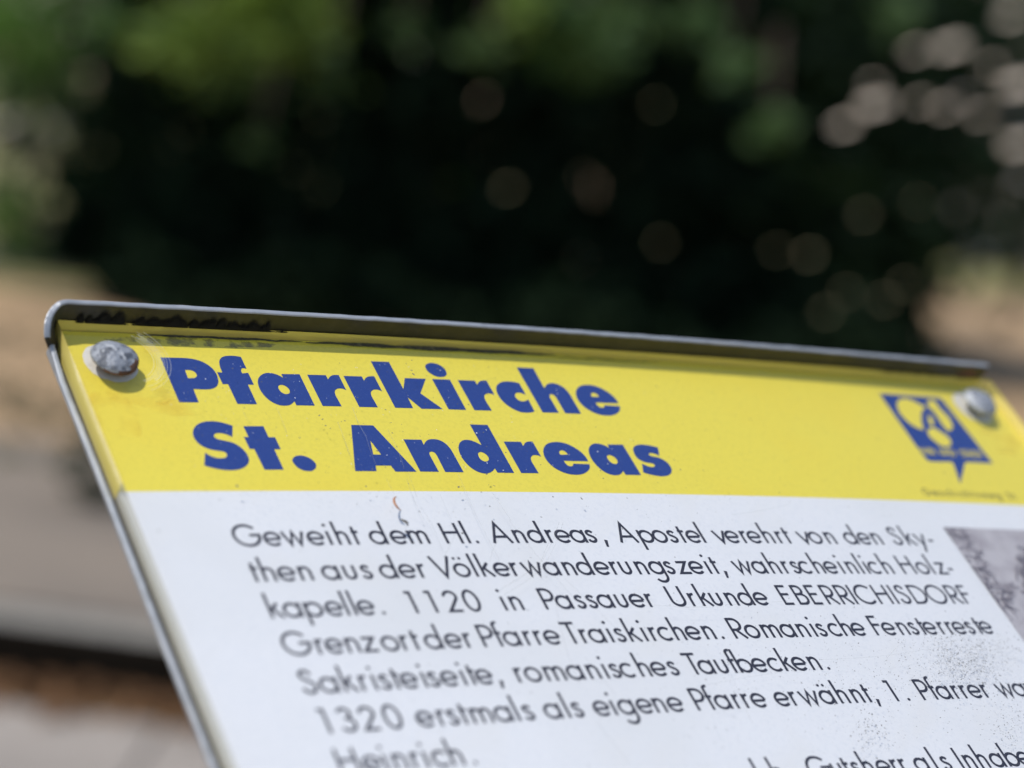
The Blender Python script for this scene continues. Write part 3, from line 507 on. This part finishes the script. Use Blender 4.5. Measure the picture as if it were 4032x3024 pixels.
for li,words in enumerate(LINES):
    sh=Sheet(); v=V_B1+DV*li if li<7 else vl8
    for wtxt,anc in words:
        cum=[0]; 
        for ch in wtxt: cum.append(cum[-1]+FT[ch][1])
        A=[];b=[]
        for (i,kd,cr,x,y) in anc:
            ox,oy,s=CR[cr]; u=unboard(ox+x*s,oy+y*s,0)[0]; A.append((1,i)); b.append(u-cum[i]-FT[wtxt[i]][2][kd])
        A=np.array(A,float); b=np.array(b)
        if len(set(A[:,1]))>1: sol=np.linalg.lstsq(A,b,rcond=None)[0]
        else: sol=np.array([b.mean(),0.0])
        res=b-A@sol
        # letters with anchors go exactly where the print has them, the rest in between
        idx=sorted(set(int(a) for a in A[:,1])); off=[np.mean([r for r,a in zip(res,A[:,1]) if int(a)==i]) for i in idx]
        for i,ch in enumerate(wtxt):
            e=float(np.interp(i,idx,off)); e=max(-.6,min(.6,e))
            put_glyph(sh,ch,sol[0]+sol[1]*i+cum[i]+e,v)
    sh.build('text_line',M['ink'],sign)
# small print under and inside the emblem
sh=Sheet(); x0,yv=unboard(3640,1948); x1,_=unboard(3950,1968)
def small(sh,txt,x0,x1,y,sc,w,z):
    tot=sum(FT[q][1] for q in txt)*sc; tr=((x1-x0)-tot)/max(1,len(txt)-1); x=x0
    for q in txt: put_glyph(sh,q,x,y,sc,w,z); x+=FT[q][1]*sc+tr
small(sh,'Geschichtsweg',x0,x1,yv-.2,.40,.9,.08); x0,yv2=unboard(3972,1962); small(sh,'St.',x0,unboard(4020,1966)[0],yv2-.3,.40,.9,.08)
sh.build('caption_line',M['ink'],sign)
for txt,a,b in (('WIR',(830,1075),(1095,1095)),('UND',(1140,1090),(1430,1110)),('STADT',(1490,1112),(1870,1140))):
    p=unboard(3430+a[0]*ks,1530+a[1]*ks); q=unboard(3430+b[0]*ks,1530+b[1]*ks); small(ey,txt,p[0],q[0]-.4,(p[1]+q[1])/2+.1,.40,1.15,.12)
ey.build('emblem_figures',M['yellow'],emb)
# picture at the right border
ph=Sheet(); ul=unboard(3712,2077); uu=np.linspace(ul[0],U1-6,50); ph.add(np.concatenate([np.stack([uu,np.full(50,ul[1]-95),np.full(50,.08)],1),np.stack([uu,np.full(50,ul[1]),np.full(50,.08)],1)]),[(i,i+1,51+i,50+i) for i in range(49)])
pic=ph.build('printed_picture',M['greyph'],sign)
tw=Sheet()
def twig(px,py,l,ang,z,w=.5,dep=0):
    u,v=unboard(px,py); P=[(u,v)]; a=ang
    for _ in range(7): a+=rng.normal(0,.55); P.append((P[-1][0]+l/7*math.cos(a),P[-1][1]+l/7*math.sin(a)))
    P=[(max(a_,ul[0]+.25),min(b_,ul[1]-.2)) for a_,b_ in P]
    P=[p for i,p in enumerate(P) if i==0 or math.dist(p,P[i-1])>.05]
    if len(P)>2: ribbon(tw,P,w,z,w2=w*.4)
for k,(px,py) in enumerate(((3735,2085),(3745,2080),(3765,2095),(3790,2080),(3800,2110),(3770,2130),(3800,2160),(3830,2190),(3850,2175),(3780,2105),(3740,2090),(3810,2140),(3815,2210),(3860,2200),(3850,2250),(3880,2290),(3900,2330),(3925,2360),(3930,2300),(3960,2330),(3900,2260),(3950,2390),(3940,2350),(3975,2300),(3870,2240),(3835,2240),(3890,2310),(3920,2390),(3955,2370),(3965,2345))):
    for r in range(5): twig(px+rng.normal(0,12),py+rng.normal(0,9),2.5+3.5*rng.random(),rng.random()*6.3,.14+.0013*(k*9+r),.16+.42*rng.random()**2)
for q in ((4000,2200,0),(4020,2250,0),(4032,2280,0),(4035,2175,0)): 
    for r in range(8): twig(q[0]+rng.normal(0,6),q[1]+rng.normal(0,25),7,-1.2+rng.normal(0,.3),.48+.001*r,.7)
tag(tw.build('picture_branches',M['darkph'],pic),kind='stuff')
# post and bracket under the board
def box(name,c,s,m,parent,rz=0,bev=0):
    V=[(c[0]+sx*s[0]/2,c[1]+sy*s[1]/2,c[2]+sz*s[2]/2) for sx in(-1,1) for sy in(-1,1) for sz in(-1,1)]
    return mesh(name,V,[(0,1,3,2),(4,6,7,5),(0,4,5,1),(2,3,7,6),(0,2,6,4),(1,5,7,3)],m,parent)
top=board(33.5,-110,-4.5)[0]; L=np.array(sign.location)
def tube(name,p,q,r,m,parent,k=14,r2=None):
    p=np.array(p,float);q=np.array(q,float);d=q-p;d/=np.linalg.norm(d); a=np.cross(d,[0.31,.9,.2]);a/=np.linalg.norm(a);b=np.cross(d,a);r2=r if r2 is None else r2
    V=[p+(a*math.cos(t)+b*math.sin(t))*r for t in np.arange(k)*2*math.pi/k]+[q+(a*math.cos(t)+b*math.sin(t))*r2 for t in np.arange(k)*2*math.pi/k]
    return mesh(name,V,[(i,(i+1)%k,k+(i+1)%k,k+i) for i in range(k)]+[tuple(range(k))[::-1],tuple(range(k,2*k))],m,parent)
tube('post',(L[0],L[1],0),(L[0],L[1],top[2]-.06),.03,M['steel'],sign)
bk=Sheet(); bk.add([(-20,-160,-3.7),(90,-160,-3.7),(90,-60,-3.7),(-20,-60,-3.7),(-20,-160,-8),(90,-160,-8),(90,-60,-8),(-20,-60,-8)],[(0,1,2,3),(4,7,6,5),(0,4,5,1),(1,5,6,2),(2,6,7,3),(3,7,4,0)])
bk.build('bracket',M['steel'],sign)
tube('neck',(L[0],L[1],top[2]-.07),tuple(board(33.5,-114,-24)[0]),.024,M['steel'],sign)
# bits of plant lying on the board
def bit(name,label,cat,pts,w,m,zz=3.2):
    P=[np.array(unboard(x,y,zz)) for x,y in pts]; P=np.array(crv(P,5)); k=6; V=[];Fc=[]; n=len(P); D=np.gradient(P,axis=0); D/=np.linalg.norm(D,axis=1)[:,None]
    for i in range(n):
        r=w*math.sin(math.pi*(i+.6)/(n+.2))**.6
        for j in range(k):
            a=2*math.pi*j/k; o=math.cos(a)*r; V.append((P[i][0]-D[i][1]*o,P[i][1]+D[i][0]*o,zz+r*(1+math.sin(a))*.7+.6*math.sin(math.pi*i/n)))
    for i in range(n-1):
        for j in range(k): Fc.append((i*k+j,i*k+(j+1)%k,(i+1)*k+(j+1)%k,(i+1)*k+j))
    V=np.array(V); B=board(V[:,0],V[:,1],V[:,2]); e=B.mean(0); o=mesh(name,B-e,Fc,m,None,smooth=True); o.location=e; return tag(o,label,cat)
bit('dry_husk','tiny curled orange brown husk lying on the board under the yellow band','husk',[(1560,1955),(1548,1972),(1550,1992),(1562,2006),(1578,2012)],.34,M['husk'],2.9)
bit('plant_crumb','small grey brown crumb lying above the word dem','crumb',[(1573,2045),(1583,2058),(1598,2068),(1604,2074)],.45,M['speck'],2.9)
#==BACKGROUND==
M.update(
 soil=mat('dry_soil',(.38,.25,.135),.95,noise=[(1.5,(.24,.165,.095),.45,.65,(1,1,1)),(40,(.40,.28,.16),.4,.7,(1,1,1))],bump=(60,.4,.01)),
 lawn=mat('dry_lawn',(.20,.20,.07),.95,noise=[(2.5,(.27,.22,.09),.4,.65,(1,1,1)),(60,(.12,.14,.05),.45,.7,(1,1,1))],bump=(120,.6,.02)),
 path=mat('worn_asphalt',(.225,.18,.135),.9,noise=[(1.7,(.16,.13,.10),.42,.62,(1,1,1)),(160,(.25,.215,.18),.45,.7,(1,1,1))],bump=(300,.4,.003)),
 slab=mat('concrete_slab',(.33,.285,.24),.85,noise=[(2.4,(.25,.215,.18),.35,.7,(1,1,1)),(180,(.39,.36,.33),.5,.7,(1,1,1))],bump=(260,.3,.002)),
 leafo=mat('brown_litter',(.17,.085,.035),.9), leafg2=mat('dull_grass',(.07,.075,.03),.9),
 litter=mat('leaf_litter',(.26,.15,.065),.95,noise=[(25,(.13,.09,.04),.4,.65,(1,1,1))]),
 basalt=mat('kerb_riser',(.011,.0085,.006),1.0,spec=.05,noise=[(18,(.014,.011,.008),.4,.7,(1,1,1))]),  # near-black kerb faces below the pale top
 ktop=mat('kerb_top',(.30,.28,.24),.9,noise=[(30,(.2,.185,.16),.4,.7,(1,1,1))]),
 wall=mat('pale_render',(.50,.44,.37),.9,noise=[(1.3,(.40,.35,.29),.4,.7,(1,1,1))]),
 wallg=mat('grey_stone',(.52,.50,.49),.9,noise=[(2,(.38,.37,.36),.4,.7,(1,1,1))]),
 bark=mat('dark_bark',(.05,.035,.025),.95,noise=[(20,(.09,.065,.05),.4,.7,(1,1,1))]),
 leafi=mat('ground_shade_leaves',(.010,.020,.009),.9,noise=[(4,(.006,.012,.006),.4,.65,(1,1,1))],spec=.05),
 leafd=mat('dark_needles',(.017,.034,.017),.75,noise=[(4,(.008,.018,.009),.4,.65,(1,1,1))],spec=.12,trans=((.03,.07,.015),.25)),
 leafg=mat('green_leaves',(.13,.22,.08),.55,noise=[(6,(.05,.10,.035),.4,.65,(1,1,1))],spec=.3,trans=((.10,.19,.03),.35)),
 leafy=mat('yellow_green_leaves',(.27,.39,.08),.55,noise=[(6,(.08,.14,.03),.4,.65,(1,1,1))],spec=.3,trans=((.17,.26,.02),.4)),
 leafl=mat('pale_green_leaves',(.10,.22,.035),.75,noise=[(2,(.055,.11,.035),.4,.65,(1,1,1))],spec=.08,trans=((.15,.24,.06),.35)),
 leafb=mat('sunfleck_disc',(.36,.32,.18),.7), leafp=mat('pale_sunfleck_disc',(.78,.66,.53),.7), 
)
KY=4.59; GZ=0.125
def flat(name,x0,x1,y0,y1,z,m,kind='structure'):
    o=mesh(name,[(x0,y0,z),(x1,y0,z),(x1,y1,z),(x0,y1,z)],[(0,1,2,3)],m); return tag(o,kind=kind)
g=mesh('ground',[(-120,-30,-.008),(120,-30,-.008),(120,KY+.1,-.008),(-120,KY+.1,-.008),(120,KY+.1,GZ-.008),(-120,KY+.1,GZ-.008),(120,260,GZ-.008),(-120,260,GZ-.008)],[(0,1,2,3),(3,2,4,5),(5,4,6,7)],M['soil']); tag(g,kind='structure')
flat('path',-40,40,KY+.17,6.75,GZ,M['path'])
def blade_edge(name,x0,x1,y0,y1,z,m):
    k=60; xs=np.linspace(x0,x1,k); near=y0+np.convolve(rng.random(k+6),np.ones(7)/7,'valid')*2.4-1.2
    V=[(x,near[i],z) for i,x in enumerate(xs)]+[(x,y1,z) for x in xs]; o=mesh(name,V,[(i,i+1,k+i+1,k+i) for i in range(k-1)],m); return tag(o,kind='structure')
blade_edge('lawn',-40,-1.9,10.6,60,GZ-.004,M['lawn']); blade_edge('lawn',3.1,40,19.5,60,GZ-.004,M['lawn'])
flat('gravel_strip',-12,12,4.36,KY,-.004,M['litter'])
# paving slabs and kerb stones, each a piece
pav=flat('pavement',-12,12,-3,4.40,-.006,M['litter'])
me0=None
def piece(name,me,loc,parent):
    o=bpy.data.objects.new(name,me); COL.objects.link(o); o.parent=parent; o.location=loc; return o
def boxmesh(name,s,m,bev=.006,mi=None):
    x,y,z=[q/2 for q in s]; b=bev; V=[(-x,-y,-z),(x,-y,-z),(x,y,-z),(-x,y,-z),(-x,-y,z-b),(x,-y,z-b),(x,y,z-b),(-x,y,z-b),(-x+b,-y+b,z),(x-b,-y+b,z),(x-b,y-b,z),(-x+b,y-b,z)]
    Fc=[(0,1,5,4),(1,2,6,5),(2,3,7,6),(3,0,4,7),(4,5,9,8),(5,6,10,9),(6,7,11,10),(7,4,8,11),(8,9,10,11)]
    me=bpy.data.meshes.new(name); me.from_pydata(V,[],Fc); 
    for q in (m if isinstance(m,list) else [m]): me.materials.append(q)
    if mi: me.polygons.foreach_set('material_index',mi)
    return me
ms=boxmesh('paving_slab',(.494,.494,.05),M['slab'])
for i in range(-6,4):
    for j in range(4):
        piece('paving_slab',ms,(i*.5-.35+(j%2)*.25,4.14-j*.5,-.012+random.uniform(-.002,.002)),pav)
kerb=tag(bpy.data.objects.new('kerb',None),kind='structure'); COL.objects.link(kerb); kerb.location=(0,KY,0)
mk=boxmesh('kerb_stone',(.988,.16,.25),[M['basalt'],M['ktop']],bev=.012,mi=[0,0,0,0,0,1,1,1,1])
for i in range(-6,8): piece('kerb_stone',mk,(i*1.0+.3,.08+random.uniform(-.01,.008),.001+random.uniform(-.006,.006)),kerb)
# weeds at the path edge
def leaves(P,size,m,name,parent,kind=None,flatness=.5,asp=.5):
    """P: positions (n,3); one pointed leaf each"""
    n=len(P); d=rng.normal(size=(n,3)); d[:,2]*=flatness; d/=np.linalg.norm(d,axis=1)[:,None]; e=rng.normal(size=(n,3)); e-=d*(d*e).sum(1)[:,None]; e/=np.linalg.norm(e,axis=1)[:,None]
    s=size*(.6+.8*rng.random(n))[:,None]; A=P-d*s*.5; B=P+d*s*.5; Mx=P-d*s*.08; nn=np.cross(d,e)
    L=Mx+e*s*asp*.5+nn*s*.06; R=Mx-e*s*asp*.5+nn*s*.06
    V=np.stack([A,L,B,R],1).reshape(-1,3); Fc=np.arange(4*n).reshape(-1,4)
    o=mesh(name,V,Fc.tolist(),m,parent)
    if kind: tag(o,kind=kind)
    return o
def weed(px,py,h,w,label,mt):
    b=on_ground(px,py,GZ); r=empty('weed',tuple(b),label,'weed'); P=[]
    for _ in range(110):
        a=rng.random()*6.28; q=rng.random()**.6; z=rng.random(); P.append((b[0]+w*q*math.cos(a)*(.4+.6*z),b[1]+w*q*math.sin(a)*(.4+.6*z),b[2]+h*z))
    leaves(np.array(P),.06,mt,'leaves',r,'stuff'); 
    for i in range(4): tube('stem',(b[0],b[1],b[2]),(b[0]+rng.normal(0,w*.4),b[1]+rng.normal(0,w*.4),b[2]+h*.8),.003,M['bark'],r,k=5)
n_=2600; lt=np.stack([rng.uniform(-3.2,.5,n_),KY-.02-np.abs(rng.normal(0,.10,n_)),np.full(n_,.012)+rng.random(n_)*.02],1)
tag(leaves(lt,.035,M['leafo'],'leaf_litter',None,None,.12,.7),'brown leaf litter drifted along the foot of the dark kerb','leaf litter',kind='stuff')
n_=1500; lt=np.stack([rng.uniform(-4.2,-.5,n_),rng.uniform(6.3,9.6,n_),np.full(n_,GZ+.012)],1); lt=lt[np.sin(lt[:,0]*3.1)+np.sin(lt[:,1]*4.7+lt[:,0])>.2]
tag(leaves(lt,.07,M['leafg2'],'grass_tufts',None,None,.7,.35),'sparse dull green tufts on the dry soil beyond the path','grass',kind='stuff')
weed(385,1985,.22,.17,'low dark green weed at the far edge of the path beside the board','' or M['leafd'])
# ------------------------------------------------------------------ big dark tree behind
TX=on_ground(1900,1300,GZ)[0]
tree=empty('yew_tree',(at(2000,1300,13.2)[0],13.2,GZ-.01),'big dark yew whose hanging branches fill the background behind the board','tree')
tb=np.array(tree.location); tube('trunk',(tb[0],tb[1]+.4,tb[2]-.1),(tb[0]+.15,tb[1]+.5,4.2),.32,M['bark'],tree,r2=.2)
tube('trunk',(tb[0]-.9,tb[1]+.2,tb[2]-.1),(tb[0]-1.2,tb[1]+.3,3.6),.16,M['bark'],tree,r2=.1); tube('trunk',(tb[0]+1.1,tb[1]+.5,tb[2]-.1),(tb[0]+1.5,tb[1]+.4,3.6),.14,M['bark'],tree,r2=.09)
def px_x(px,Y,py=800): return at(px,py,Y)[0]
# hanging curtain: pixel outline of the crown at 12.5 m kept as a real 3-D volume
P=[]
xl,xr=px_x(330,12.5),px_x(3640,12.5)
while len(P)<23000:
    x=rng.uniform(xl-.5,xr+.9); y=rng.uniform(11.6,14.6); z=rng.uniform(.10,3.0)
    s=(x-xl)/(xr-xl)
    if s<0 and rng.random()<min(1,-s*9+.15): continue
    if s>.72 and (y>13.9 or z>2.3): continue
    if s>1 and rng.random()<min(1,(.05 if z>.75 else .6)+(s-1)*4): continue
    if z<.25+.2*math.sin(x*3.1) and rng.random()<.5 : continue
    P.append((x,y,z))
Q=np.stack([rng.uniform(px_x(2500,12.5),px_x(3720,12.5),6500),rng.uniform(12.4,13.4,6500),rng.uniform(.1,2.2,6500)],1); P+= [tuple(q) for q in Q]
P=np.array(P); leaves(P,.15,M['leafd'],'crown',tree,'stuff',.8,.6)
P=np.stack([rng.uniform(xl-1.6,xr-1.9,8500),rng.uniform(10.7,16.5,8500),rng.uniform(2.25,3.9,8500)],1); leaves(P,.26,M['leafd'],'shade_crown',tree,'stuff',.4,.7)  # unseen crown above the frame, spread forward to shade the curtain below
iv=[]
i0,i1=px_x(90,10.6,1300),px_x(3600,10.6,1300)
while len(iv)<7000:
    x=rng.uniform(i0-.1,i1+.1); s_=(x-i0)/(i1-i0); y=rng.uniform(9.75+.5*math.sin(x*2.3)**2+(1.5 if s_<.05 else .9 if s_<.08 else .6 if s_>.9 else 0),12.4); z=GZ+.02+rng.random()*(.22+.10*math.sin(x*5)); iv.append((x,y,z))
ivo=leaves(np.array(iv),.11,M['leafi'],'ground_shade',None,None,.6,.8); tag(ivo,'near-black leaves added as the shade on the ground under the yew','shade leaves',kind='stuff')  # near-black leaves added where the yew's shade falls on the ground
# leafy sprays on the sunny side of the crown
def spray(px,py,rpx,Y,n,mt,size=.085,drop=.0,label=None):
    cpt=at(px,py,Y); r=rpx*Y/F_PX; n=int(n*3.0); P=cpt+rng.normal(size=(n,3))*np.array([r,r*.7,r*.8])*.55
    b=tube('branch',cpt+np.array([0,.5,r+.35]),cpt-np.array([0,0,r*.5]),.012,M['bark'],tree,k=6,r2=.003)
    leaves(P,size,mt,'leaves',b,'stuff'); return b
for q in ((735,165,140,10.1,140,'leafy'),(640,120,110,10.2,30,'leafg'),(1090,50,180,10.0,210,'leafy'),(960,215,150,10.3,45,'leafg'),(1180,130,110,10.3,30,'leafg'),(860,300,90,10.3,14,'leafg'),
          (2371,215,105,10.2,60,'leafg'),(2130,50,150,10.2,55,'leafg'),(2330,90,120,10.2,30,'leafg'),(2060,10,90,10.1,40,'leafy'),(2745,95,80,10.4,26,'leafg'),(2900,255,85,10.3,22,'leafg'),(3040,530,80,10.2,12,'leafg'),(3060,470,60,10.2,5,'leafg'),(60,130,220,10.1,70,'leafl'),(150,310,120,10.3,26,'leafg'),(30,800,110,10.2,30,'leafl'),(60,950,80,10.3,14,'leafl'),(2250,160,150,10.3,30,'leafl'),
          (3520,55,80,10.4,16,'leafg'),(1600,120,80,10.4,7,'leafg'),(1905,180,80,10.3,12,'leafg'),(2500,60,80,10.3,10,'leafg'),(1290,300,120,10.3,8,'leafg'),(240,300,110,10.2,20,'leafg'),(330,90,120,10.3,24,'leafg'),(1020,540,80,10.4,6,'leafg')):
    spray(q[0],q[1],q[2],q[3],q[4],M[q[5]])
# added pale discs facing the sun, standing in for sunflecks and bright gaps
dl=[]
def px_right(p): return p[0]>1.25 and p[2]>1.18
for (px,py,s) in ((1996,740,.060),(1786,722,.032),(2600,957,.045),(3183,1003,.062),(3055,984,.042),(3401,848,.055),(3620,793,.040),(2581,410,.03),(2200,720,.025),(3330,1150,.045),(3480,1180,.05),(3250,1230,.05),(3560,1120,.05),
                  (30,480,.11),(20,520,.07),(210,492,.075),(3447,410,.125),(3739,182,.115),(3320,492,.085),(4010,330,.14),(4020,560,.13),(3980,60,.09),(4030,440,.08),(4025,700,.07),(3600,200,.07),(3720,420,.07),(3790,380,.06),(3620,400,.06),(3440,330,.05),(3860,450,.065),(3900,260,.06)):
    dl.append((at(px,py,10.2),s*(1.12 if (px>3650 or py<560) else .82)))
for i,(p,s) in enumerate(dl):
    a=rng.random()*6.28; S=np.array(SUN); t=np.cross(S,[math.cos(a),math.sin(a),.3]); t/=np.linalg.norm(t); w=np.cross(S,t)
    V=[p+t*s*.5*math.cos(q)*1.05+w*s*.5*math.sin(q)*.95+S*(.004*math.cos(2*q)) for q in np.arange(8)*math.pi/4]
    mesh('sunfleck_disc',V,[tuple(range(8))],(M['leafp'] if px_right(p) or p[0]<-1.8 else M['leafb']) if i not in (1,8) else M['leafl'],tree)
# ------------------------------------------------------------------ left and right distance
def bush(name,cx,cy,z0,rx,ry,rz,n,size,mt,label,cat='shrub',group=None):
    r=empty(name,(cx,cy,GZ-.01),label,cat,group); P=rng.normal(size=(n,3)); P/=np.linalg.norm(P,axis=1)[:,None]; P*=(rng.random(n)**.33)[:,None]
    P=P*np.array([rx,ry,rz])*(1+.18*np.sin(P[:,:1]*7))+np.array([cx,cy,z0]); P[:,2]=np.maximum(P[:,2],GZ+.03); leaves(P,size,mt,'crown',r,'stuff'); 
    tube('trunk',(cx,cy,GZ-.05),(cx,cy,z0+rz*.3),.06,M['bark'],r,k=8); return r
bx=at(40,200,21)[0]; bush('laurel_bush',bx-.15,21.5,1.35,.85,.7,1.05,1500,.12,M['leafl'],'sunlit pale green bush at the left edge beyond the dark tree')
bx=at(-300,300,26)[0]; bush('hazel_bush',bx-.6,26,1.8,2.0,1.2,1.9,2200,.16,M['leafg'],'larger mid green bush at far left behind the pale one')
# pale grave-like stones on the left, rendered wall on the right
wx=at(3330,700,25)[0]
wl=empty('church_wall',(wx+6,25.5,GZ-.01),'sunlit beige rendered wall behind the right side of the tree','wall')
mesh('wall_face',[(wx-2,25.3,GZ-.05),(wx+14,25.3,GZ-.05),(wx+14,25.3,6),(wx-2,25.3,6),(wx-2,25.8,GZ-.05),(wx+14,25.8,GZ-.05),(wx+14,25.8,6),(wx-2,25.8,6)],[(0,1,2,3),(5,4,7,6),(1,5,6,2),(4,0,3,7),(3,2,6,7)],M['wall'],wl)
mesh('plinth',[(wx-2,25.2,GZ-.05),(wx+14,25.2,GZ-.05),(wx+14,25.2,.45),(wx-2,25.2,.45),(wx+14,25.298,.45),(wx-2,25.298,.45)],[(0,1,2,3),(3,2,4,5)],M['wallg'],wl)
bx=at(4000,800,19)[0]; bush('elder_bush',bx+.05,18.5,.95,.45,.4,.55,420,.10,M['leafd'],'small dark shrub before the beige wall at the right edge')
